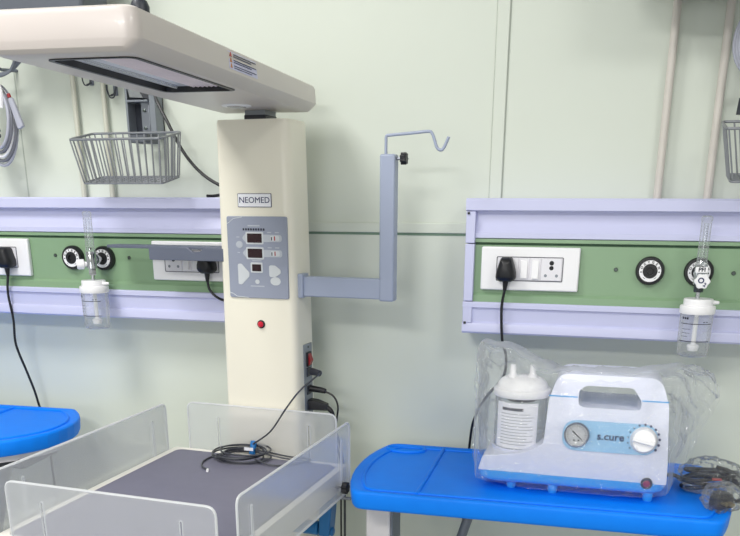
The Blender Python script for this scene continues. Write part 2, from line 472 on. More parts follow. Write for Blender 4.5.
def flowmeter(x, y, z, label, left=False):
    t = thing('oxygen_flowmeter', label, 'flowmeter', (x, y, z), group='oxygen flowmeters with humidifier bottles')
    # chrome valve body and probe to the wall
    b = G().lathe([(.0125, -.020), (.0125, .018), (.011, .020)], (0, 0, 0), 'Z', 24)
    finish('valve_body', b, M['chrome'] if left else M['jarclear'], t)
    d = -y-.092
    dx = -.004 if left else .001
    pr = G().tube([(0, 0, 0), (dx, d*.5, 0), (dx, d, 0)], .0085, 16)
    pr.tube([(dx*.5, d*.35, 0), (dx, d*.55, 0)], .0125, 16)
    finish('wall_probe', pr, M['chrome'], t)
    # tapered clear flow tube with an inner tube and scale
    tb = G().lathe([(.0125, .018), (.0125, .022), (.0105, .026), (.0105, .104), (.0112, .106), (.0112, .112), (.008, .115), (.0, .115)], (0, 0, 0), 'Z', 24, cap=False)
    ft = finish('flow_tube', tb, M['clear'], t)
    finish('inner_tube', G().lathe([(.0042, .02), (.005, .100)], (0, 0, 0), 'Z', 16), M['clear'], ft)
    sc = G()
    for k in range(15): sc.box(-.0005, .0045 if k % 5 == 0 else .0028, -.0107, -.0102, .030+k*.0046, .0306+k*.0046)
    finish('scale_marks', sc, M['ink'], ft)
    finish('ball', G().lathe([(.0004, -.003), (.0025, -.0018), (.003, 0), (.0025, .0018), (.0004, .003)], (0, 0, .027), 'Z', 12), M['black'], ft)
    # control knob
    if left:
        kn = G().lathe([(.006, .010), (.006, .016), (.012, .018), (.0125, .032), (.011, .035)], (0, 0, 0), 'X', 24)
        kn.move(Matrix.Rotation(R(32), 4, 'Z') @ Matrix.Rotation(PI, 4, 'Z') @ Matrix.Translation((0, 0, -.010)))
        finish('control_knob', kn, M['wplastic'], t)
    else:
        out = [((.0145+.0012*math.cos(6*a))*math.cos(a)+.003, (.0145+.0012*math.cos(6*a))*math.sin(a)-.012) for a in [2*PI*k/48 for k in range(48)]]
        kn = finish('control_knob', G().prism(out, -.030, -.016, 'XZ'), M['wplastic'], t, bev=.0015)
        tx = text_g('O', .0155, .0004, .0004); tx.move(Matrix.Translation((.000, -.0303, -.0105)) @ FRONT @ Matrix.Rotation(R(-25), 4, 'Z'))
        finish('lettering', tx, M['navy'], kn, smooth=False)
        tx = text_g('2', .0105, .0004, .0003); tx.move(Matrix.Translation((.008, -.0303, -.0185)) @ FRONT @ Matrix.Rotation(R(-25), 4, 'Z'))
        finish('lettering', tx, M['navy'], kn, smooth=False)
        bl = finish('front_badge', G().prism(rrect(-.0115, .0125, .004, .0155, .003), -.0155, -.009, 'XZ'), M['wplastic'], t, bev=.001)
        tx = text_g('PFI', .0115, .0004, .0003); tx.move(Matrix.Translation((.001, -.0156, .010)) @ FRONT)
        finish('lettering', tx, M['ink'], bl, smooth=False)
    # nut and stem down to the humidifier
    finish('union_nut', G().lathe([(.0085, -.036), (.0095, -.034), (.0095, -.020), (.0085, -.018)], (0, 0, 0), 'Z', 6), M['chrome'] if left else M['dark'], t)
    finish('stem', G().lathe([(.0048, -.050), (.0048, -.034)], (0, 0, 0), 'Z', 16), M['chrome'], t)
    zl = -.049
    jx = .0 if left else .003
    lid = G().lathe([(.0, zl), (.0285, zl), (.0295, zl-.002), (.0295, zl-.013), (.0345, zl-.014), (.0355, zl-.016), (.0355, zl-.028), (.0345, zl-.030), (.0, zl-.030)], (jx, 0, 0), 'Z', 40, cap=False)
    lo = finish('bottle_lid', lid, M['wplastic'], t)
    finish('outlet_spout', G().tube([(.022, -.004, zl-.006), (.036, -.002, zl-.007), (.043, .000, zl-.007)], lambda u: .0052-.0022*u, 12), M['wplastic'], lo)
    zb = zl-.119
    jar = G().lathe([(.0328, zl-.028), (.0332, zl-.036), (.0328, zl-.075), (.0316, zb+.012), (.0300, zb+.003), (.0262, zb), (.0, zb)], (jx, 0, 0), 'Z', 40, cap=False)
    jo = finish('humidifier_bottle', jar, M['jarclear'], t)
    mk = G()
    def arc(zz, a0, a1, r=.0334, h=.0007):
        n = 14
        A = [R(a0)+(R(a1)-R(a0))*k/n for k in range(n+1)]
        mk.loft([[(jx+r*math.cos(a), r*math.sin(a), zz-h) for a in A], [(jx+r*math.cos(a), r*math.sin(a), zz+h) for a in A]], False, False, closed=False)
    arc(zl-.049, 205, 325); arc(zl-.085, 205, 325)
    for zz, q in ((zl-.060, 250), (zl-.068, 248), (zl-.075, 240)): arc(zz, 215, q, h=.0004)
    for a0 in (212, 222, 231): arc(zl-.038, a0, a0+7, h=.0022)
    for a0 in (290, 301): arc(zl-.045, a0, a0+7, h=.0009)
    finish('level_marks', mk, M['ink'], jo)
    finish('dip_tube', G().lathe([(.0048, zl-.026), (.0048, zl-.094), (.0115, zl-.096), (.0125, zl-.099), (.0100, zl-.108), (.0, zl-.108)], (jx, 0, 0), 'Z', 24, cap=False), M['wplastic'], jo)
    return t
flowmeter(.178, -.142, 1.4545, 'oxygen flowmeter with white O2 knob and clear bottle, on the right panel')
flowmeter(-1.247, -.142, 1.4545, 'oxygen flowmeter with chrome valve and clear bottle, on the left panel', True)

# ------------------------------------------------------------------ radiant warmer
RB = -R(3.5)
W = thing('radiant_warmer', 'cream infant radiant warmer with overhead hood, control column and clear guarded bed', 'infant warmer', (-.792, -.2, 0), RB)
# column: rounded front corners, a little wider towards the foot
def colloop(z, hw, y0=.006, y1=.106, cx=.0085):
    L = rpoly([(cx-hw, y0), (cx+hw, y0), (cx+hw, y1), (cx-hw, y1)], [.010, .022, .006, .006], 6)
    return [(p[0], p[1], z) for p in L]
col = finish('column', G().loft([colloop(.22, .098), colloop(1.0, .0965), colloop(1.30, .0935), colloop(1.60, .0895), colloop(1.755, .0875), colloop(1.763, .0845)]), M['cream'], W, sharp=50)
# base and casters
base = G()
base.prism(rrect(-.20, .22, -.05, .12, .03), .13, .22)
for sx in (-.21, .21):
    base.box(sx-.028, sx+.028, -.62, .12, .12, .17)
finish('base_frame', base, M['bedwhite'], W, bev=.006)
for sx in (-.21, .21):
    for sy in (-.59, .09):
        c = finish('caster', G().lathe([(.048, -.012), (.055, -.009), (.055, .009), (.048, .012)], (sx, sy, .055), 'X', 24), M['dark'], W)
        finish('caster_fork', G().box(sx-.02, sx+.02, sy-.02, sy+.02, .085, .125).box(sx-.02, sx-.014, sy-.014, sy+.014, .045, .10).box(sx+.014, sx+.02, sy-.014, sy+.014, .045, .10), M['steel'], c, bev=.002)
# nameplate
FY = .006
np_ = finish('nameplate', G().prism(rrect(-.0315, .0515, 1.5815, 1.6105, .001), FY-.0015, FY+.002, 'XZ'), M['navy'], W)
finish('plate_face', G().prism(rrect(-.0303, .0503, 1.5827, 1.6093, .001), FY-.0019, FY, 'XZ'), M['paper'], np_)
tx = text_g('NEOMED', .0180, .0004, 0, 1.03); tx.move(Matrix.Translation((.010, FY-.0021, 1.596)) @ FRONT)
finish('lettering', tx, M['navy'], np_, smooth=False)
# control panel
PX0, PX1, PZ0, PZ1 = -.061, .088, 1.382, 1.562
cp = finish('control_panel', G().prism(rrect(PX0, PX1, PZ0, PZ1, .005), FY-.004, FY+.003, 'XZ'), M['bpanel'], W, bev=.001)
def cpx(u): return PX0+(u-5)/355*(PX1-PX0)
def cpz(v): return PZ1-(v-30)/468*(PZ1-PZ0)
YP = FY-.004
def cppart(name, outline, m, h=.0008, parent=cp):
    return finish(name, G().prism([(cpx(a), cpz(b)) for a, b in outline], YP-h, YP+.0004, 'XZ'), m, parent)
for cy in (152, 238):
    cppart('indicator_strip', rpoly([(94, cy), (112, cy-22), (330, cy-20), (330, cy+20), (112, cy+22)], [10, 8, 16, 16, 8], 4), M['faint'], .0005)
    cppart('display_bezel', rrect(117, 222, cy-35, cy+35, 8, 3), M['pale'], .0009)
    cppart('display', rrect(126, 213, cy-26, cy+26, 3, 2), M['screen'], .0013)
    cppart('button', rrect(262, 316, cy-15, cy+15, 10, 3), M['pale'], .0011)
    cppart('indicator_mark', rrect(268, 273, cy-8, cy+12, 1, 1), M['ink'], .0015)
    cppart('indicator_mark', rrect(286, 292, cy-12, cy+12, 1, 1), M['redmark'], .0015)
    for q in (245, 290): cppart('printed_caption', rrect(q, q+24, cy-36, cy-30, 1, 1), M['faint'], .0003)
cppart('display_bezel', rrect(140, 212, 290, 350, 8, 3), M['pale'], .0009)
cppart('display', rrect(149, 203, 301, 341, 3, 2), M['screen'], .0013)
led = G()
for k in range(9): led.box(cpx(101+k*15), cpx(110+k*15), YP-.0007, YP, cpz(109), cpz(97))
finish('led_row', led, M['ink'], cp)
cppart('button', circle(77, 190, 20, 24), M['faint'], .0008)
cppart('button', rpoly([(62, 300), (84, 300), (130, 350), (130, 372), (84, 420), (62, 420)], 12, 4), M['pale'], .0008)
cppart('button', rpoly([(250, 305), (285, 305), (318, 330), (318, 350), (285, 372), (250, 372)], 12, 4), M['pale'], .0008)
cppart('button', circle(286, 396, 31, 24, 24), M['pale'], .0008)
cppart('button', circle(177, 402, 13, 20), M['pale'], .0008)
for q in ((130, 202, 79, 86), (135, 218, 425, 431), (60, 78, 145, 150), (64, 78, 233, 238), (150, 205, 278, 283)):
    cppart('printed_caption', rrect(*q, 1, 1), M['faint'], .0003)
for q in (((8, 470), (30, 478), (50, 492), (120, 496)), ((8, 72), (22, 64), (45, 44), (100, 34))):
    finish('panel_flourish', G().tube([(cpx(a), YP, cpz(b)) for a, b in q], .0008, 6), M['pale'], cp)
# red pilot lamp
lm = finish('pilot_lamp', G().lathe([(.0095, .002), (.0095, -.003), (.0075, -.004)], (.015, FY, 1.322), 'Y', 24), M['hole'], W)
finish('lens', G().lathe([(.0068, .0), (.0068, -.006), (.004, -.009), (.0005, -.0095)], (.015, FY, 1.322), 'Y', 24), M['redlamp'], lm)
# power inlet strip on the right flank
SX = .0085+.0945
pi_ = finish('inlet_plate', G().box(SX-.002, SX+.002, .045, .093, 1.098, 1.272), M['rail'], W, bev=.001)
sw = finish('rocker_switch', G().box(SX, SX+.006, .057, .081, 1.218, 1.252), M['black'], pi_, bev=.001)
finish('red_rocker', G().loft([[(SX+.004, .061, 1.221), (SX+.007, .061, 1.221), (SX+.012, .061, 1.232), (SX+.006, .061, 1.249), (SX+.004, .061, 1.249)], [(SX+.004, .077, 1.221), (SX+.007, .077, 1.221), (SX+.012, .077, 1.232), (SX+.006, .077, 1.249), (SX+.004, .077, 1.249)]]), M['redsw'], sw)
for zz in (1.264, 1.104): finish('plate_screw', G().lathe([(.003, .001), (.0025, .0035)], (SX, .069, zz), 'X', 12), M['screw'], pi_)
for zz in (1.204, 1.160, 1.122): finish('inlet_socket', G().box(SX, SX+.004, .057, .081, zz-.011, zz+.011), M['dark'], pi_, bev=.001)
# infusion arm and pole
arm = finish('pole_arm', G().box(.095, .300, .035, .060, 1.386, 1.431), M['pole'], W, bev=.003)
finish('arm_clamp', G().box(.092, .112, .028, .066, 1.383, 1.437), M['pole'], arm, bev=.003)
pole = finish('infusion_pole', G().box(.294, .328, .034, .064, 1.382, 1.690), M['pole'], W, bev=.004)
hk = catmull([(.304, .048, 1.68), (.304, .048, 1.715), (.305, .048, 1.7255), (.312, .048, 1.7275), (.36, .046, 1.7305), (.398, .044, 1.733), (.4065, .044, 1.728), (.412, .044, 1.715), (.417, .044, 1.702), (.4245, .044, 1.6965), (.432, .044, 1.701), (.442, .044, 1.722)], 6)
finish('infusion_hook', G().tube(hk, .0032, 10), M['pole'], pole)
kb = G().tube([(.322, .048, 1.681), (.338, .048, 1.681)], .003, 10)
finish('knob_screw', kb, M['steel'], pole)
ko = [((.011+.0018*math.cos(7*a))*math.cos(a)+.048, (.011+.0018*math.cos(7*a))*math.sin(a)+1.681) for a in [2*PI*k/56 for k in range(56)]]
kn = finish('clamp_knob', G().prism(ko, .338, .351, 'YZ'), M['black'], pole, bev=.002)
# instrument tray on the left flank (shelf with a stepped lip)
tr = G()
tl = [(-.402, .018), (-.075, .018), (-.075, .085), (-.402, .068)]
tr.prism(rpoly(tl, .006, 3), 1.4855, 1.4925)
for pts in ([(-.275, 1.461), (-.075, 1.461), (-.075, 1.490), (-.126, 1.490), (-.138, 1.4815), (-.158, 1.4815), (-.172, 1.492), (-.275, 1.492)],):
    tr.prism(pts, .006, .016, 'XZ')
tr.box(-.275, -.075, .030, .085, 1.461, 1.466)
finish('instrument_tray', tr, M['tray'], W, bev=.0015)
# hood
HD = Matrix.Rotation(R(1.0), 4, 'Z')
Hw, Hy0, Hy1, Hz0, Hz1 = .1113, -.737, .127, 1.783, 1.840
def hl(ins, z, fi=None, r=.024, n=6):
    fi = ins if fi is None else fi
    rf, rb = max(.004, r-ins*.5), max(.003, .008-ins*.3)
    return [(p[0], p[1], z) for p in rpoly([(-Hw-.007+ins, Hy0+fi), (Hw-ins, Hy0+fi), (Hw-ins, Hy1-ins), (-Hw-.007+ins, Hy1-ins)], [rf, rf, rb, rb], n)]
# position given in world space: pivot over the column, long axis turned a touch
HM = Matrix.Translation((-.774, -.215, 0)) @ Matrix.Rotation(R(3.15), 4, 'Z')
OX0, OX1, OY0, OY1 = -.052, .084, -.692, -.302
g = G()
bm = g.bm
outer = [hl(.016, Hz0, .010), hl(.0145, Hz0+.001, .0075), hl(.0095, Hz0+.006, .0015), hl(.0015, Hz0+.0145, 0), hl(0, Hz0+.017), hl(.0015, Hz1-.011), hl(.0045, Hz1-.004), hl(.014, Hz1)]
rings = [[bm.verts.new(p) for p in L] for L in outer]
for a, b in zip(rings[:-1], rings[1:]):
    for i in range(len(a)): bm.faces.new((a[i], a[(i+1) % len(a)], b[(i+1) % len(a)], b[i]))
bm.faces.new(rings[-1])
op = rrect(OX0, OX1, OY0, OY1, .02, 6)
o0 = [bm.verts.new((p[0], p[1], Hz0)) for p in op]
o1 = [bm.verts.new((p[0], p[1], Hz0+.006)) for p in op]
for i in range(len(op)): bm.faces.new((o0[i], o0[(i+1) % len(op)], o1[(i+1) % len(op)], o1[i]))
es = []
for L in (rings[0], o0):
    for i in range(len(L)):
        e = bm.edges.get((L[i], L[(i+1) % len(L)])) or bm.edges.new((L[i], L[(i+1) % len(L)]))
        es.append(e)
bmesh.ops.triangle_fill(bm, use_beauty=True, edges=es)
g.move(HM)
hood = finish('hood', g, M['hood'], W, world=True, sharp=30)
g = G()
ow = rrect(OX0-.001, OX1+.001, OY0-.001, OY1+.001, .02, 6); iw = rrect(OX0+.006, OX1-.006, OY0+.006, OY1-.006, .015, 6)
g.prism(ow, Hz0-.0015, Hz0+.014, 'XY', holes=[iw]); g.move(HM)
finish('heater_rim', g, M['black'], hood, world=True)
g = G()
for k in range(9):
    x = .0005+k*.0085
    g.prism([(x, Hz0+.008), (x+.0042, Hz0+.0055), (x+.0085, Hz0+.008), (x+.0085, Hz0+.012), (x, Hz0+.012)], OY0+.006, OY1-.006, 'XZ')
g.move(HM); finish('heater_grille', g, M['reflector'], hood, world=True, smooth=False)
g = G().box(-.0465, 0, OY0+.006, OY1-.006, Hz0+.008, Hz0+.012); g.move(HM)
finish('reflector', g, M['reflblue'], hood, world=True)
g = G().tube([(-.024, OY0+.02, Hz0+.006), (-.024, OY1-.02, Hz0+.006)], .0035, 12); g.move(HM)
finish('heater_tube', g, M['jarclear'], hood, world=True)
g = G().lathe([(.031, 0), (.030, -.0015), (.026, -.0025), (.021, -.0025)], (-.012, -.052, Hz0), 'Z', 32); g.move(HM)
el = finish('examination_lamp', g, M['wplastic'], hood, world=True)
g = G().lathe([(.021, -.001), (.020, -.0030), (.008, -.0036), (.0005, -.0036)], (-.012, -.052, Hz0), 'Z', 32); g.move(HM)
finish('lens', g, M['lens'], el, world=True)
g = G().lathe([(.013, -.004), (.013, .006), (.010, .013), (.004, .016), (.0005, .0165)], (.088, -.672, Hz1), 'Z', 20); g.move(HM)
finish('top_knob', g, M['dark'], hood, world=True)
# pivot bracket between hood and column
g = G().box(-.018, .032, .030, .085, 1.772, 1.786)
finish('hood_bracket', g, M['rail'], W, bev=.001)
g = G().box(-.019, .033, .028, .087, 1.760, 1.7735)
finish('pivot_block', g, M['dark'], W, bev=.0015)
# warning sticker on the hood's right side
SY0, SY1, SZ0, SZ1 = -.405, -.267, 1.8045, 1.8315
def hx(z): return Hw-(z-1.800)/(1.829-1.800)*.0015+(0 if z < 1.829 else -(z-1.829)/.007*.003)
def sidepatch(y0, y1, z0, z1, off):
    P = [(hx(z0)+off, y0, z0), (hx(z0)+off, y1, z0), (hx(z1)+off, y1, z1), (hx(z1)+off, y0, z1)]
    Q = [(p[0]-.0006, p[1], p[2]) for p in P]
    return P, Q
g = G(); P, Q = sidepatch(SY0, SY1, SZ0, SZ1, .0006); g.loft([P, Q]); g.move(HM)
st = finish('warning_sticker', g, M['sticker'], hood, world=True)
g = G()
for k in range(3):
    zc = 1.8285-k*.0085
    for j, (a, b) in enumerate(((SY0+.022, SY1-.006), (SY0+.022, SY1-.03))):
        P, Q = sidepatch(a, b, zc-.0012-j*.0032, zc-j*.0032, .0010); g.loft([P, Q])
g.move(HM); finish('printed_lines', g, M['navy'], st, world=True)
for k in range(3):
    g = G(); zc = 1.8285-k*.0085
    x = hx(zc)+.0011
    g.loft([[(x, SY0+.004, zc-.005), (x, SY0+.014, zc-.005), (x, SY0+.009, zc+.0018)], [(x-.0008, SY0+.004, zc-.005), (x-.0008, SY0+.014, zc-.005), (x-.0008, SY0+.009, zc+.0018)]])
    g.move(HM); finish('warning_triangle', g, M['redmark'] if k == 0 else M['orange'], st, world=True)
# bed
BX0, BX1, BY0, BY1 = -.223, .238, -.655, -.022
g = G()
ol = rrect(BX0, BX1, BY0, BY1, .012, 4); il = rrect(BX0+.017, BX1-.017, BY0+.017, BY1-.017, .012, 4)
g.prism(ol, .960, 1.010, 'XY', holes=[il]); g.box(BX0+.01, BX1-.01, BY0+.01, BY1-.01, .962, .985)
finish('bed_tray', g, M['bedwhite'], W, bev=.003)
fr = G().box(-.16, .18, -.60, -.05, .935, .961).box(-.05, .08, -.42, -.28, .20, .936).box(-.05, .08, -.30, .03, .14, .22)
finish('bed_support', fr, M['bedwhite'], W, bev=.004)
def guard(n, L, zlo, ztop, slots, mx, knobs=()):
    zl, zt = zlo, ztop
    outl = rpoly([(-L/2, zl), (L/2, zl), (L/2, zt), (-L/2, zt)], [.006, .006, .018, .018], 5)
    sl = [rrect(s-.0022, s+.0022, zl+.014, zt-.032, .0021, 3) for s in slots]
    g = G().prism(outl, -.0025, .0025, 'XZ', holes=sl); g.move(mx)
    p = finish('guard_panel', g, M['acrylic'], W)
    e = G().tube([(a, 0, b) for a, b in outl], .0026, 6, closed=True)
    for s in slots:
        e.tube([(a, 0, b) for a, b in rrect(s-.003, s+.003, zl+.013, zt-.031, .0029, 3)], .0012, 5, closed=True)
    e.move(mx); finish('lit_edge', e, M['acrylicedge'], p)  # white tubes stand for the light the cut edges collect
    return p
def T_(x, y, rz=0): return Matrix.Translation((x, y, 0)) @ Matrix.Rotation(rz, 4, 'Z')
guard('front', .420, .968, 1.125, (-.136, .144), T_(.038, -.662))
guard('back', .392, .975, 1.125, (-.113, .127), T_(.011, -.014))
guard('left', .600, .968, 1.125, (-.208, .240), T_(-.2285, -.347, PI/2))
guard('right', .545, .962, 1.125, (-.218, .222), T_(.2575, -.335, PI/2))
for (x, y, d) in ((.2600, -.113, 1), (.2600, -.553, 1), (-.231, -.107, -1), (-.231, -.553, -1)):
    zz = .984
    ko = [((.0125+.0015*math.cos(7*a))*math.cos(a)+y, (.0125+.0015*math.cos(7*a))*math.sin(a)+zz) for a in [2*PI*k/56 for k in range(56)]]
    finish('guard_knob', G().prism(ko, min(x, x+d*.013), max(x, x+d*.013), 'YZ').tube([(x-d*.018, y, zz), (x, y, zz)], .003, 8), M['black'], W, bev=.002)
for (x, y, d) in ((-.098, -.6645, -1), (.182, -.6645, -1), (-.102, -.0115, 1), (.138, -.0115, 1)):
    finish('guard_pin', G().tube([(x, y-d*.014, .995), (x, y+d*.006, .995)], .0035, 10), M['chrome'], W)
# tilt linkage below the bed
g = G().prism([(.204, .960), (.236, .960), (.226, .860), (.200, .860)], -.118, -.078, 'XZ')
g.tube([(.232, -.098, .868), (.195, -.098, .868)], .011, 14).tube([(.196, -.098, .872), (.06, -.098, .872)], .017, 16)
finish('tilt_linkage', g, M['bracketblue'], W, bev=.004)
g = G().tube([(.10, -.088, .950), (.27, -.088, .950)], .004, 10)
finish('tilt_rod', g, M['steel'], W)

# mattress on the tray
mt = thing('bed_mattress', 'thin grey mattress lying inside the white bed tray of the warmer', 'mattress', (-.792, -.2, .9855), RB)
L0 = rrect(BX0+.019, BX1-.019, BY0+.019, BY1-.019, .02, 6)
def ml(ins, z): return [(p[0]*(1-ins*4), (p[1]+.34)*(1-ins*3)-.34, z) for p in L0]
finish('cover', G().loft([ml(.004, 0), ml(0, .004), ml(0, .022), ml(.003, .0262), ml(.008, .0268)]), M['mattress'], mt, sharp=60)
sm = G().tube([(p[0], p[1], .012) for p in ml(-.001, 0) for p in (p,)], .0012, 6, closed=True)
finish('piping', sm, M['mattress'], mt)

# coiled probe cable
pc = thing('probe_cable', 'thin dark coiled cable with blue tie lying on the grey mattress', 'cable', (-.80, -.265, 1.0125))
pts = []
random.seed(3)
CX, CY = -.812, -.268
for k in range(7*12+1):
    a = 2*PI*k/12+PI/2
    lp = k/12
    rx = .056+.009*math.sin(lp*2.1)+random.uniform(-.002, .002); ry = .052+.008*math.cos(lp*1.7)+random.uniform(-.002, .002)
    cx = CX+.010*math.sin(lp*1.3); cy = CY+.008*math.cos(lp*1.9)
    pts.append((cx+rx*math.cos(a), cy+ry*math.sin(a), 1.0152+min(lp, 6.5)*.0027+.002*math.sin(a*.5)))
lead = [(-.790, -.236, 1.043), (-.748, -.234, 1.075), (-.712, -.228, 1.128), (-.680, -.216, 1.172), (-.656, -.185, 1.196), (-.650, -.150, 1.203)]
tail0 = [(-.846, -.378, 1.0150), (-.868, -.36, 1.0150), (-.885, -.32, 1.0150), (-.877, -.27, 1.0152), (-.850, -.232, 1.0152)]
finish('cable_coil', G().tube(catmull(tail0+pts+lead, 4), .0021, 7), M['cordgrey'], pc, world=True)
lp = [(-.775, -.298, 1.028), (-.72, -.312, 1.017), (-.675, -.290, 1.0155), (-.648, -.255, 1.0155), (-.652, -.238, 1.016), (-.70, -.240, 1.018), (-.765, -.250, 1.03)]
finish('loose_loop', G().tube(catmull(lp, 8), .0021, 7), M['cordgrey'], pc, world=True)
finish('cable_tail', G().tube(catmull([(-.765, -.262, 1.03), (-.71, -.256, 1.018), (-.655, -.264, 1.018), (-.632, -.272, 1.0165)], 6), .002, 7), M['cordgrey'], pc, world=True)
finish('probe_tip', G().tube([(-.846, -.378, 1.0152), (-.842, -.388, 1.0152)], .003, 10), M['wplastic'], pc, world=True)
finish('blue_tie', G().tube([(-.797, -.236, 1.014), (-.7965, -.229, 1.030), (-.797, -.222, 1.044)], .008, 10), M['tie'], pc, world=True, bev=.001)
finish('paper_tag', G().box(-.810, -.787, -.252, -.2515, 1.028, 1.036), M['paper'], pc, world=True)
g = G().tube([(-.676, -.1335, 1.204), (-.668, -.137, 1.204), (-.652, -.146, 1.203)], lambda u: .0095-.002*u, 12)
finish('connector_plug', g, M['cordgrey'], pc, world=True)

def inlet_cord(z, pts, r, label, big):
    t = thing('inlet_cable', label, 'cord', (-.68, -.135, z), group='cords plugged into the flank of the warmer column')
    g = G()
    if big:
        g.loft([[(-.681, y, zz) for y, zz in ((-.1475, z-.013), (-.1205, z-.013), (-.1205, z+.013), (-.1475, z+.013))],
                [(-.658, y, zz) for y, zz in ((-.1475, z-.012), (-.1205, z-.012), (-.1205, z+.011), (-.1475, z+.011))],
                [(-.630, y, zz) for y, zz in ((-.1420, z-.013), (-.1260, z-.013), (-.1260, z+.003), (-.1420, z+.003))]])
    else:
        g.tube([(-.680, -.133, z), (-.645, -.135, z-.003), (-.634, -.136, z-.005)], lambda u: .0085-.0025*u, 12)
    finish('cord_plug', g, M['black'], t, world=True, bev=.002)
    finish('cord', G().tube(catmull(pts, 10), r, 8), M['black'] if not big else M['cordgrey'], t, world=True)
    if big:
        finish('strain_relief', G().tube(catmull(pts[:3], 6), lambda u: .0065-.002*u, 10), M['black'], t, world=True)
    t.location.x -= .006
    return t
inlet_cord(1.163, [(-.640, -.136, 1.159), (-.615, -.138, 1.148), (-.603, -.14, 1.125), (-.606, -.14, 1.09), (-.612, -.135, 1.04), (-.598, -.13, .97), (-.600, -.13, .88), (-.605, -.12, .6), (-.62, -.10, .1)], .0024,
           'upper thin black cord plugged into the right flank of the column', False)
inlet_cord(1.124, [(-.634, -.134, 1.119), (-.622, -.135, 1.110), (-.615, -.135, 1.095), (-.612, -.13, 1.06), (-.600, -.122, 1.0), (-.594, -.118, .9), (-.600, -.11, .5)], .0032,
           'lower grey cord with a large black plug in the right flank of the column', True)

# ------------------------------------------------------------------ blue over-bed tables
def table(cx, cy, z, rz, Lh, Dh, bulge, cr, label, ridges, cup, legs, apron=False):
    t = thing('overbed_table', label, 'table', (cx, cy, 0), rz, 'blue overbed tables')
    def outline(ins=0.):
        pts = []
        n = 10
        for sgn in (1, -1):
            for k in range(n+1):
                u = -1+2*k/n
                pts.append((sgn*(Lh-ins-bulge*abs(u)**2.2), sgn*u*(Dh-ins)))
        return rpoly(pts, [cr]+[.02]*(n-1)+[cr]+[cr]+[.02]*(n-1)+[cr], 4)
    o, i1, i2 = outline(), outline(.016), outline(.022)
    g = G()
    loops = []
    for ins, dz in ((.014, -.043), (.005, -.040), (.002, -.034), (0, -.006), (.0015, -.001), (.004, 0), (.013, 0), (.018, -.0028), (.024, -.003)):
        loops.append([(p[0], p[1], z+dz) for p in outline(ins)])
    g.loft(loops)
    top = finish('table_top', g, M['blue'], t, sharp=55)
    finish('raised_lip', G().tube([(p[0], p[1], z-.0022) for p in outline(.026)], .0036, 8, closed=True), M['blue'], top)
    for x in ridges:
        finish('ridge', G().tube([(x, -Dh+.02, z-.0022), (x, Dh-.02, z-.0022)], .0050, 8), M['blue'], top)
    for (x, y, rx, ry) in cup:
        ring = [(x+rx*math.cos(2*PI*k/48), y+ry*math.sin(2*PI*k/48), z-.0016) for k in range(48)]
        finish('cup_rim', G().tube(ring, .0050, 8, closed=True), M['blue'], top)
    if apron:
        o2 = [(p[0], p[1]) for p in outline(.022) if p[0] > Lh-.16]
        o2 = rpoly([(min(p[0] for p in o2), min(p[1] for p in o2))]+sorted(o2, key=lambda p: p[1])+[(min(p[0] for p in o2), max(p[1] for p in o2))], 0)
        finish('end_frame', G().prism(o2, z-.060, z-.042), M['legwhite'], t)
        finish('end_bracket', G().box(Lh-.15, Lh-.055, -.12, .03, z-.082, z-.058), M['dark'], t, bev=.003)
    for lx in legs:
        finish('leg_bracket', G().box(lx-.046, lx+.036, -.080, .030, z-.054, z-.0425), M['dark'], t, bev=.002)
        lg = finish('leg', G().box(lx-.032, lx+.024, -.070, .020, .07, z-.052), M['legwhite'], t, bev=.004)
        finish('leg_channel', G().box(lx+.024, lx+.030, -.067, .017, .07, z-.054), M['greymetal'], lg, bev=.002)
        finish('bracket_bolt', G().lathe([(.006, 0), (.006, -.004), (.003, -.005)], (lx-.002, -.070, z-.066), 'Y', 6), M['brass'], lg)
        bs = finish('foot_bar', G().box(lx-.025, lx+.025, -.20, .20, .05, .085), M['legwhite'], t, bev=.005)
        for sy in (-.17, .17):
            finish('caster', G().lathe([(.020, -.01), (.024, -.008), (.024, .008), (.020, .01)], (lx, sy, .025), 'X', 20), M['dark'], bs)
    for yy in (-.10, .10):
        finish('under_rail', G().box(-Lh+.09, Lh-.09, yy-.012, yy+.012, z-.054, z-.0425), M['greymetal'], t, bev=.002)
    st = G().tube([(legs[0]+.03, -.02, .35), (legs[0]+.21, -.02, z-.045)], .011, 12) if len(legs) == 1 else G().tube([(legs[0]+.03, -.02, .45), (legs[1]-.03, -.02, .45)], .015, 12)
    finish('cross_brace', st, M['greymetal'], t)
    return t
TZ = 1.02
table(-.121, -.245, TZ, R(1.3), .402, .193, .036, .035, 'blue overbed table carrying the bagged suction machine', (-.232,), ((-.322, .150, .046, .026),), (-.335,))
finish_strut = None
table(-1.690, -.262, 1.05, R(2.5), .392, .178, .085, .03, 'empty blue overbed table at the left edge behind the bed guard', (.13, -.2), (), (.02,), True)

# ------------------------------------------------------------------ suction machine
SM = thing('suction_machine', 'white and light blue portable suction machine wrapped in plastic on the blue table', 'suction machine', (-.05, -.24, TZ))
YF, YB = -.345, -.165
wz = lambda pts: pts
# base
def bl(ins, z): return [(p[0], p[1], z) for p in rrect(-.237+ins, .146-ins, YF+ins, YB-ins, .040, 8)]
finish('base', G().loft([bl(.010, 1.0345), bl(.002, 1.040), bl(0, 1.046), bl(0, 1.0585)]), M['baseblue'], SM, world=True, sharp=50)
for fx, fy in ((-.165, YF+.03), (-.078, YF+.018), (.113, YF+.018), (-.165, YB-.03), (.113, YB-.03)):
    finish('foot', G().lathe([(.0085, TZ-.0035), (.010, TZ+.001), (.0105, 1.036)], (fx, fy, 0), 'Z', 20), M['baseblue'], SM, world=True)
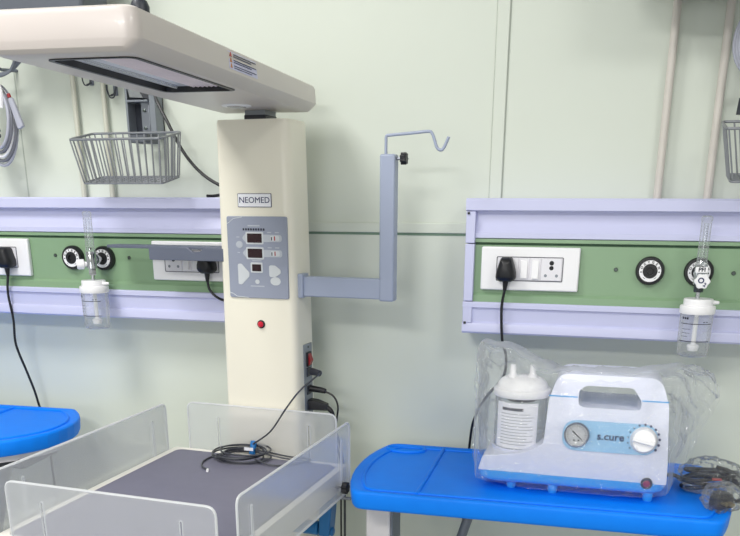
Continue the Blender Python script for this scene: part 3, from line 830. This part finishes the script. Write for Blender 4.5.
# low white platform for the jar, rising into the body
pl = rpoly([(-.235, 1.0575), (.10, 1.0575), (.10, 1.128), (-.100, 1.128), (-.118, 1.113), (-.150, 1.100), (-.200, 1.093), (-.226, 1.090)], [.003, 0, 0, .01, .03, .03, .03, .012], 5)
finish('jar_platform', G().prism(pl, YF+.004, YB-.004, 'XZ'), M['machine'], SM, world=True, bev=.008, seg=3)
# main body with the handle opening
bo = rpoly([(-.107, 1.0575), (.145, 1.0575), (.143, 1.10), (.134, 1.215), (.117, 1.2665), (-.083, 1.2665), (-.098, 1.215), (-.104, 1.10)], [.004, .004, .04, .05, .034, .030, .05, .04], 6)
ho = rpoly([(-.040, 1.2035), (.082, 1.2035), (.082, 1.222), (.064, 1.2455), (-.026, 1.2455), (-.040, 1.236)], [.014, .014, .01, .014, .014, .012], 5)
g = G().prism(bo, YF+.002, YB, 'XZ', holes=[ho])
for v in g.bm.verts:
    k = max(0., (v.co.z-1.10)/.17)
    yc = -.255
    v.co.y = yc+(v.co.y-yc)*(1-.37*k*k)
body = finish('body', g, M['machine'], SM, world=True, bev=.013, seg=5, sharp=50)
def yfr(z):
    k = max(0., (z-1.10)/.17); return -.255+(YF+.002+.255)*(1-.37*k*k)
# blue liner inside the handle opening
lin_pts = [(-.0415, 1.222), (-.0415, 1.2365), (-.0265, 1.247), (.0645, 1.247), (.0835, 1.2225), (.0835, 1.211)]
g = G()
inn = [(a*.975+.0005, b-.0018) for a, b in lin_pts]
ring = lin_pts+list(reversed(inn))
g.prism(ring, -.293, -.215, 'XZ')
finish('handle_liner', g, M['lightblue'], body, world=True)
g = G()
for a, b in ((-.0985, -.042), (.083, .1335)):
    y = yfr(1.2225)
    g.box(a, b, y-.0006, y+.003, 1.2215, 1.2238)
finish('blue_seam', g, M['baseblue'], body, world=True)
# light blue control field
def fieldloop(off):
    L = rrect(-.066, .119, 1.1165, 1.1775, .0300, 10)
    return [(p[0], yfr(p[1])-off, p[1]) for p in L]
fld = finish('control_field', G().loft([fieldloop(-.002), fieldloop(.0012)]), M['lightblue'], SM, world=True)
YC = yfr(1.149)-.0012
TILT = Matrix.Rotation(R(-6.7), 4, 'X')
def placed(g, x, z):
    g.move(Matrix.Translation((x, YC+.001, z)) @ TILT); return g
ga = finish('vacuum_gauge', placed(G().lathe([(.024, .004), (.0252, -.004), (.0252, -.008), (.0234, -.010), (.0217, -.009), (.0217, -.004)], (0, 0, 0), 'Y', 40), -.0375, 1.149), M['steel'], SM, world=True)
finish('dial_face', placed(G().lathe([(.0218, -.003), (.0218, -.0062)], (0, 0, 0), 'Y', 40), -.0375, 1.149), M['gaugeface'], ga, world=True)
g = G()
for k in range(19):
    a = R(225-k*15); r0 = .0165 if k % 3 else .0150
    c, s_ = math.cos(a), math.sin(a)
    g.tube([(r0*c, -.0065, r0*s_), (.0195*c, -.0065, .0195*s_)], .0004, 4)
g.box(-.006, -.003, -.0068, -.0062, -.0125, -.0095); g.box(.003, .006, -.0068, -.0062, -.0125, -.0095)
finish('dial_marks', placed(g, -.0375, 1.149), M['ink'], ga, world=True)
g = G().tube([(-.0085, -.0075, .0075), (.011, -.0075, -.0095)], lambda u: .0013-.0006*u, 6)
finish('needle', placed(g, -.0375, 1.149), M['ink'], ga, world=True)
kn = finish('regulator_knob', placed(G().lathe([(.0265, .002), (.0265, -.003), (.0245, -.006), (.0225, -.016), (.021, -.0175), (.0005, -.0178)], (0, 0, 0), 'Y', 40), .0925, 1.147), M['wplastic'], SM, world=True)
g = G().box(-.0215, .0215, -.024, -.016, -.0045, .0045); g.move(Matrix.Rotation(R(12), 4, 'Y'))
finish('grip', placed(g, .0925, 1.147), M['wplastic'], kn, world=True, bev=.0015)
g = G()
for k in range(13):
    a = R(215-k*21); r = .0305
    g.lathe([(.0014+.0012*k/12, .004), (.0014+.0012*k/12, -.0016)], (r*math.cos(a), 0, r*math.sin(a)), 'Y', 10)
finish('dial_dots', placed(g, .0925, 1.147), M['navy'], fld, world=True)
tx = text_g('s.cure', .0212, .0004, .00022, 1.04); tx.move(Matrix.Translation((0, -.0022, 0)) @ FRONT); finish('lettering', placed(tx, .0290, 1.1485), M['navy'], fld, world=True, smooth=False)
# power switch on the base
pw = finish('power_switch', G().lathe([(.0115, .002), (.0115, -.003), (.0095, -.004)], (.107, YF, 1.059), 'Y', 28), M['dark'], SM, world=True)
finish('red_button', G().lathe([(.0072, 0), (.0072, -.0045), (.005, -.006), (.0005, -.0062)], (.107, YF, 1.059), 'Y', 28), M['magenta'], pw, world=True)
# collection jar
JX, JY = -.159, -.262
jr = finish('collection_jar', G().lathe([(.0, 1.096), (.050, 1.096), (.0545, 1.100), (.0550, 1.21), (.0550, 1.216)], (JX, JY, 0), 'Z', 48, cap=False), M['jarclear'], SM, world=True)
finish('jar_base', G().lathe([(.0575, 1.088), (.0575, 1.100), (.0, 1.100)], (JX, JY, 0), 'Z', 48), M['machine'], SM, world=True)
ld = finish('jar_lid', G().lathe([(.0, 1.208), (.0585, 1.208), (.0600, 1.210), (.0600, 1.2215), (.0580, 1.2235), (.0535, 1.2245), (.0515, 1.233), (.045, 1.241), (.034, 1.2465), (.0, 1.250)], (JX, JY, 0), 'Z', 48, cap=False), M['wplastic'], SM, world=True, sharp=50)
for px, py in ((-.020, -.012), (.020, -.006)):
    finish('lid_port', G().lathe([(.012, 1.243), (.0090, 1.251), (.0066, 1.256), (.0060, 1.271), (.0050, 1.273), (.0036, 1.273)], (JX+px, JY+py, 0), 'Z', 20), M['wplastic'], ld, world=True)
finish('float_valve', G().lathe([(.030, 1.196), (.032, 1.198), (.032, 1.211)], (JX, JY, 0), 'Z', 28), M['dark'], jr, world=True)
def wrap(r, a0, a1, z0, z1, t=.0004, n=24):
    A = [R(a0)+(R(a1)-R(a0))*k/n for k in range(n+1)]
    g = G()
    g.loft([[(JX+q*math.cos(a), JY+q*math.sin(a), z) for a in A]+[(JX+w*math.cos(a), JY+w*math.sin(a), z) for a in reversed(A)] for (z, q, w) in ((z0, r+t, r), (z1, r+t, r))])
    return g
lb = finish('jar_label', wrap(.0553, 216, 314, 1.102, 1.199), M['paper'], jr, world=True)
g = wrap(.0557, 232, 280, 1.183, 1.189)
finish('label_heading', g, M['outline'], lb, world=True)
for k in range(11):
    a1 = random.choice((296, 300, 304, 290))
    finish('label_line', wrap(.0557, 230, a1, 1.1755-k*.0065, 1.1763-k*.0065), M['print'], lb, world=True)
# ------------------------------------------------------------------ plastic bag over the machine
stn = [(-.253, -.290, -.255, 1.16, 1.275), (-.250, -.315, -.235, 1.08, 1.305), (-.245, -.335, -.215, 1.05, 1.314), (-.236, -.347, -.195, 1.043, 1.314), (-.215, -.354, -.175, 1.040, 1.308), (-.185, -.357, -.160, 1.038, 1.300), (-.15, -.358, -.155, 1.034, 1.286),
       (-.12, -.359, -.155, 1.032, 1.274), (-.09, -.359, -.155, 1.031, 1.267), (-.05, -.359, -.156, 1.031, 1.267), (0, -.359, -.156, 1.031, 1.268), (.05, -.359, -.156, 1.031, 1.269), (.09, -.359, -.156, 1.032, 1.277), (.12, -.358, -.160, 1.034, 1.277),
       (.145, -.352, -.168, 1.040, 1.278), (.160, -.325, -.185, 1.052, 1.277), (.175, -.305, -.205, 1.085, 1.275), (.195, -.290, -.225, 1.14, 1.270), (.215, -.278, -.240, 1.19, 1.262), (.232, -.268, -.250, 1.225, 1.250)]
def sample_station(t):
    n = len(stn)-1
    f = min(t*n, n-1e-6); i = int(f); u = f-i
    return [stn[i][k]*(1-u)+stn[i+1][k]*u for k in range(5)]
NS, NR = 110, 84
loops = []
for i in range(NS+1):
    x, y0, y1, z0, z1 = sample_station(i/NS)
    yc, hy = (y0+y1)/2, (y1-y0)/2
    h = z1-z0
    L = []
    tall = min(1., max(.0, (.12-abs(x-.01))/.04))     # over the body the film narrows towards the top
    for k in range(NR+1):
        a = -PI*.5*1.0+0  # start low on the front
        s = k/NR
        ang = PI*s
        # superellipse arch from front foot over the top to the back foot
        ca, sa = math.cos(ang), math.sin(ang)
        yy = -math.copysign(abs(ca)**.42, ca)
        zz = abs(sa)**.42
        nar = 1-.30*max(0., (zz*h+z0-1.10)/.17)**2*tall
        p = Vector((x, yc+hy*yy*nar, z0+h*zz))
        q = Vector((x*24, p.y*24, p.z*24))
        d = noise.noise(q)*.0035+noise.noise(q*2.3+Vector((5, 1, 7)))*.0020
        rg = 1-abs(noise.noise(Vector((x*17+p.z*9, p.y*15, p.z*19))))*2
        d += max(0, rg-.5)*.014
        amp = 1.0+max(0, (abs(x+.04)-.13)*7)
        if abs(x-.015) < .13: amp *= .45+.55*min(1, max(0, abs(x-.015)-.09)/.04)
        d = max(d*amp, -.001)
        nrm = Vector((0, hy and (yy*.6), zz*.8+.05)).normalized()
        p += nrm*d
        if x > .14 or x < -.21: p.x += noise.noise(q+Vector((3, 3, 3)))*.008
        L.append(p)
    loops.append(L)
g = G().loft(loops, False, False, closed=False)
bag = finish('plastic_bag', g, M['bag'], sharp=180)
tag(bag, 'clear crinkled plastic bag draped over the white suction machine', 'plastic bag')

# ------------------------------------------------------------------ bagged power cord on the table's right end
sc = thing('coiled_power_cord', 'black coiled power cord in clear wrap on the right end of the blue table', 'cord', (.23, -.22, TZ))
pts = [(.150, -.20, 1.036), (.172, -.192, 1.034)]
for k in range(3*10+1):
    a = 2*PI*k/10+PI*.8
    l = k/10
    pts.append((.238+(.052+.006*math.sin(l*3))*math.cos(a)+.10*0, -.215+(.036+.005*math.cos(l*2))*math.sin(a)-.6*(.0)+(.02*math.cos(a)), 1.029+l*.0075+.003*math.sin(a*1.5)))
pts += [(.285, -.235, 1.045), (.30, -.29, 1.036), (.285, -.335, 1.036), (.262, -.345, 1.040)]
finish('cord', G().tube(catmull(pts, 6), .0042, 8), M['black'], sc, world=True)
finish('free_lead', G().tube(catmull([(.262, -.20, 1.05), (.285, -.225, 1.045), (.315, -.25, 1.032), (.345, -.255, 1.000), (.36, -.25, .94)], 8), .0042, 8), M['black'], sc, world=True)
finish('free_lead', G().tube(catmull([(.255, -.19, 1.06), (.285, -.205, 1.055), (.315, -.225, 1.043), (.345, -.235, 1.012), (.362, -.235, .95)], 8), .0042, 8), M['black'], sc, world=True)
o = rpoly([(-.021, -.016), (.021, -.016), (.024, .004), (.010, .020), (-.010, .020), (-.024, .004)], .006, 4)
g = G().loft([[(p[0]*k, p[1]*k, z) for p in o] for z, k in ((0, .9), (.006, 1), (.020, .97), (.028, .75))])
g.move(Matrix.Translation((.250, -.345, TZ+.004)) @ Matrix.Rotation(R(30), 4, 'Z'))
finish('mains_plug', g, M['black'], sc, world=True, sharp=60)
g = G()
for dx, dy in ((-.008, -.030), (.008, -.030), (0, -.034)):
    g.tube([(dx, -.014, .013), (dx, dy, .013)], .0028, 10)
g.move(Matrix.Translation((.250, -.345, TZ+.004)) @ Matrix.Rotation(R(30), 4, 'Z'))
finish('plug_pins', g, M['brass'], sc, world=True)
finish('red_sticker', G().box(.238, .256, -.284, -.272, 1.058, 1.0595).move(Matrix.Identity(4)), M['redmark'], sc, world=True)
def lump(cx, cy, cz, rx, ry, rz, seedv):
    g = G()
    bmesh.ops.create_icosphere(g.bm, subdivisions=5, radius=1)
    for v in g.bm.verts:
        n = v.co.copy()
        d = 1+.18*noise.noise(n*2.2+Vector((seedv, 0, 0)))+.12*noise.noise(n*5+Vector((0, seedv, 0)))+.10*(1-2*abs(noise.noise(n*3.3+Vector((0, 0, seedv)))))
        v.co = Vector((cx+n.x*rx*d, cy+n.y*ry*d, max(TZ-.001 if False else cz+n.z*rz*d, TZ-.0015)))
    return g
finish('clear_wrap', lump(.240, -.235, 1.050, .060, .070, .034, 2.), M['wrap'], sc, world=True, sharp=180)
finish('clear_wrap', lump(.252, -.338, 1.040, .036, .044, .026, 6.), M['wrap'], sc, world=True, sharp=180)

# ------------------------------------------------------------------ wall rail, baskets, monitor, hooks, cable bundles
def rail(x, label):
    t = thing('mounting_rail', label, 'rail', (x, 0, 1.742), group='vertical mounting rails for equipment')
    b = G().box(-.040, .040, -.006, 0, 0, .155)
    ch = finish('back_plate', b, M['dark'], t, bev=.001)
    finish('side_flange', G().box(-.040, -.034, -.042, 0, 0, .155), M['rail'], t, bev=.0015)
    finish('side_flange', G().box(.024, .040, -.042, 0, 0, .155), M['rail'], t, bev=.0015)
    sl = finish('slider', G().box(-.006, .018, -.030, -.004, .006, .085), M['steel'], t, bev=.002)
    for q in (.02, .06): finish('slider_bolt', G().lathe([(.004, -.030), (.004, -.034), (.002, -.035)], (.005, 0, q), 'Y', 6), M['screw'], sl)
    finish('cross_plate', G().box(-.034, .022, -.045, -.004, .078, .083), M['rail'], t, bev=.001)
    g = G().loft([[(-.030, -.05, .125), (-.012, -.05, .125), (-.012, -.01, .125), (-.030, -.01, .125)], [(-.022, -.05, .088), (.014, -.05, .086), (.014, -.01, .086), (-.022, -.01, .088)]])
    finish('bent_bracket', g, M['chrome'], t)
    return t
RL = rail(-1.135, 'grey steel mounting rail on the wall behind the full wire basket')
dup(RL, 1.423, 'grey steel mounting rail on the wall behind the cropped wire basket')

def basket(x, label):
    t = thing('wire_basket', label, 'basket', (x, -.15, 1.64), group='wire baskets on the wall')
    hx, yf, yb, zt = .118, -.052, .052, .097
    bx, bf, bb = .104, -.040, .046
    g0 = G
    class G2(G):
        def tube(s, pts, *a, **k): return G.tube(s, [(p[0]+(.006 if p[2] < .05 else 0), p[1], p[2]+(p[1]-.0)*.19) for p in pts], *a, **k)
    rim = [(p[0], p[1], zt) for p in rrect(-hx, hx, yf, yb, .012, 4)]
    finish('rim', G2().tube(rim, .0027, 8, closed=True), M['wire'], t)
    bot = [(p[0], p[1], 0) for p in rrect(-bx, bx, bf, bb, .010, 4)]
    finish('bottom_loop', G2().tube(bot, .0022, 8, closed=True), M['wire'], t)
    g = G2()
    n = 12
    for k in range(n+1):
        u = -1+2*k/n
        g.tube([(u*hx*.97, yf, zt), (u*bx*.97, bf-.002, .004), (u*bx*.97, bf+.004, -.001), (u*bx*.97, bb-.004, -.001), (u*bx*.97, bb+.002, .004), (u*hx*.97, yb, zt)], .0018, 6)
    for s in (-1, 1):
        for k in range(1, 6):
            u = k/6
            ya, yb_ = yf+(yb-yf)*u, bf+(bb-bf)*u
            g.tube([(s*hx, ya, zt), (s*bx, yb_, 0)], .0018, 6)
    for k in range(1, 9):
        y = bf+(bb-bf)*k/9
        g.tube([(-bx, y, -.001), (bx, y, -.001)], .0013, 6)
    finish('wire_mesh', g, M['wire'], t)
    finish('hanger_plate', G().box(-.020, .024, yb+.001, yb+.060, zt-.012, zt+.012), M['darkgrey'], t, bev=.002)
    return t
BK = basket(-1.118, 'grey wire basket on the wall under the warmer hood')
dup(BK, 1.423, 'grey wire basket cropped by the right edge of the photo')

mon = thing('monitor', 'dark grey monitor unit on the wall above the warmer hood, mostly out of frame', 'monitor', (-1.29, -.14, 1.97))
finish('housing', G().box(-.16, .122, -.06, .05, .018, .26), M['darkgrey'], mon, bev=.008)
finish('underside', G().loft([[(-.155, -.055, .02), (.118, -.055, .02), (.118, .045, .02), (-.155, .045, .02)], [(-.08, -.045, 0), (.119, -.045, .002), (.119, .03, .002), (-.08, .03, 0)]]), M['dark'], mon)
finish('screen', G().box(-.14, .13, -.0615, -.0595, .07, .24), M['dark'], mon)
finish('mount_arm', G().box(-.06, .06, .045, .14, .06, .16), M['rail'], mon, bev=.004)

dup(mon, 1.44, 'unseen dark grey monitor added to shade the wall above the cropped wire basket')  # out-of-view copy, added for the shadow it casts down the wall
def hook(x, z, label, double):
    t = thing('wall_hook', label, 'hook', (x, 0, z), group='small wire hooks on the wall')
    finish('back_plate', G().box(-.006, .006, -.003, 0, -.006, .02), M['greymetal'], t, bev=.001)
    for k in range(2 if double else 1):
        d = .005*k
        c = catmull([(-.014+d, -.020-d, .016), (-.012+d, -.022-d, .004), (-.006+d, -.024-d, -.007-d), (.005+d, -.024-d, -.007-d), (.011+d, -.022-d, .004), (.014+d, -.020-d, .018)], 5)
        finish('wire_hook', G().tube(c, .0016, 6), M['dark'], t)
    finish('stem', G().tube([(0, -.002, 0), (0, -.024, -.0065)], .0016, 6), M['dark'], t)
hook(-1.287, 1.871, 'single dark wire hook on the wall between the two left pipes', False)
hook(-1.222, 1.846, 'double dark wire hook on the wall beside the dark mounting rail', True)

cb = thing('hanging_cables', 'coiled bundle of pale grey monitor cables hanging at the left edge', 'cables', (-1.50, -.08, 1.9))
finish('cable_hook', G().tube([(-1.50, 0, 1.905), (-1.50, -.06, 1.90), (-1.50, -.085, 1.905), (-1.50, -.095, 1.92)], .004, 8), M['greymetal'], cb, world=True)
for k in range(5):
    rx, rz_ = .052-.004*k+.003*(k % 2), .094-.006*k
    cx, cz = -1.512+.003*k, 1.772+.004*k
    ring = [(cx+rx*math.cos(2*PI*j/32), -.080-.006*k+.004*math.sin(2*PI*j/16), cz+rz_*math.sin(2*PI*j/32)) for j in range(32)]
    finish('cable_loop', G().tube(ring, .0042, 8, closed=True), (M['cablepale'], M['cabledark'], M['wplastic'], M['cabledark'], M['cablepale'])[k], cb, world=True)
for k in range(3):
    p = catmull([(-1.56, -.085-.006*k, 1.895-.004*k), (-1.50, -.09-.006*k, 1.886-.004*k), (-1.455, -.085-.006*k, 1.893-.003*k), (-1.43-.004*k, -.075-.006*k, 1.915)], 8)
    finish('cable_lead', G().tube(p, .0032, 8), M['greymetal'], cb, world=True)
finish('cable_lead', G().tube(catmull([(-1.505, -.10, 1.893), (-1.488, -.105, 1.874), (-1.476, -.105, 1.845), (-1.482, -.10, 1.81)], 8), .0055, 8), M['wplastic'], cb, world=True)
g = G().prism(rpoly([(-.007, .036), (.005, .036), (.0095, -.034), (-.0085, -.038)], .005, 4), -.005, .005, 'XZ'); g.move(Matrix.Translation((-1.443, -.10, 1.797)) @ Matrix.Rotation(R(-16), 4, 'Y'))
tg = finish('sensor_clip', g, M['cablepale'], cb, world=True, bev=.002)
finish('red_band', G().tube([(-1.459, -.10, 1.840), (-1.456, -.10, 1.832)], .0045, 10), M['redsw'], cb, world=True)
for zz in (1.80, 1.755, 1.742):
    finish('connector', G().tube([(-1.53, -.10, zz), (-1.494, -.108, zz+.004)], .006, 10), M['dark'], cb, world=True)

hc = thing('hanging_cables', 'pale cable coil hanging above the cropped basket at the right edge', 'cables', (.25, -.08, 1.9))
for k in range(3):
    ring = [(.236+(.042-.004*k)*math.cos(2*PI*j/32), -.080-.006*k, 1.893+(.060-.004*k)*math.sin(2*PI*j/32)) for j in range(32)]
    finish('cable_loop', G().tube(ring, .0048, 8, closed=True), M['cablepale'], hc, world=True)
finish('cable_hook', G().tube([(.236, 0, 1.957), (.236, -.07, 1.946), (.236, -.100, 1.948), (.236, -.105, 1.957)], .004, 8), M['greymetal'], hc, world=True)
finish('connector', G().tube([(.230, -.09, 1.836), (.222, -.085, 1.79)], .006, 10), M['dark'], hc, world=True)
finish('connector', G().tube([(.222, -.085, 1.79), (.220, -.085, 1.76)], .008, 10), M['dark'], hc, world=True)

cbk = thing('black_cable', 'thin black cable hanging from the mounting rail to the column top', 'cable', (-1.05, -.05, 1.83))
finish('cord', G().tube(catmull([(-1.10, -.03, 1.86), (-1.085, -.055, 1.828), (-1.05, -.07, 1.772), (-1.01, -.072, 1.702), (-.96, -.075, 1.652), (-.90, -.075, 1.622), (-.84, -.07, 1.61)], 10), .004, 8), M['black'], cbk, world=True)
finish('loose_end', G().tube(catmull([(-.965, -.055, 1.6055), (-.945, -.058, 1.6055), (-.92, -.062, 1.609), (-.86, -.06, 1.62)], 8), .0035, 8), M['black'], cbk, world=True)

# ------------------------------------------------------------------ light: fluorescent ceiling panels, room bounce and an added front fill
def area(name, loc, sx, sy, w, col=(1, .985, .96), target=None):
    l = bpy.data.lights.new(name, 'AREA'); l.shape = 'RECTANGLE'; l.size = sx; l.size_y = sy; l.energy = w; l.color = col
    o = bpy.data.objects.new(name, l); COL.objects.link(o); o.location = loc
    if target: o.rotation_euler = (Vector(target)-Vector(loc)).to_track_quat('-Z', 'Y').to_euler()
    return o
area('ceiling_light_panel', (-1.35, -1.25, 2.88), .6, .6, 30)
area('ceiling_light_panel', (1.0, -1.9, 2.88), .6, .6, 22)
area('ceiling_light_panel', (-.9, -3.2, 2.88), 1.2, .5, 70)
area('front_fill', (-.5, -5.9, 1.7), 2.4, 1.4, 36, (.98, .99, 1), (-.5, 0, 1.4))  # unseen fill lamp, added to brighten the surfaces facing the camera
wd = bpy.data.worlds.new('room_air'); SC.world = wd; wd.use_nodes = True
wd.node_tree.nodes['Background'].inputs['Color'].default_value = (.8, .86, .9, 1)
wd.node_tree.nodes['Background'].inputs['Strength'].default_value = .3

# ------------------------------------------------------------------ camera
f, pitch, yaw, roll, py = 845.35, .33067, -.26943, .00273, 488.93
F = Vector((math.sin(yaw)*math.cos(pitch), math.cos(yaw)*math.cos(pitch), -math.sin(pitch)))
rt = Vector((math.cos(yaw), -math.sin(yaw), 0)); up = rt.cross(F)
RT = rt*math.cos(roll)+up*math.sin(roll); UP = up*math.cos(roll)-rt*math.sin(roll)
cam = bpy.data.cameras.new('camera'); cam.sensor_fit = 'HORIZONTAL'; cam.sensor_width = 36; cam.lens = f*36/740
cam.shift_y = (py-268)/740.0; cam.clip_start = .02
co = bpy.data.objects.new('camera', cam); COL.objects.link(co)
m = Matrix((RT, UP, -F)).transposed().to_4x4(); m.translation = (0, -2.05, 1.6)
co.matrix_world = m
SC.camera = co
vs = SC.view_settings; vs.view_transform = 'Standard'; vs.look = 'None'; vs.gamma = 1.0; vs.use_curve_mapping = False
vs.exposure = -.2
SC.cycles.transparent_max_bounces = 32
SC.cycles.max_bounces = 10; SC.cycles.diffuse_bounces = 5
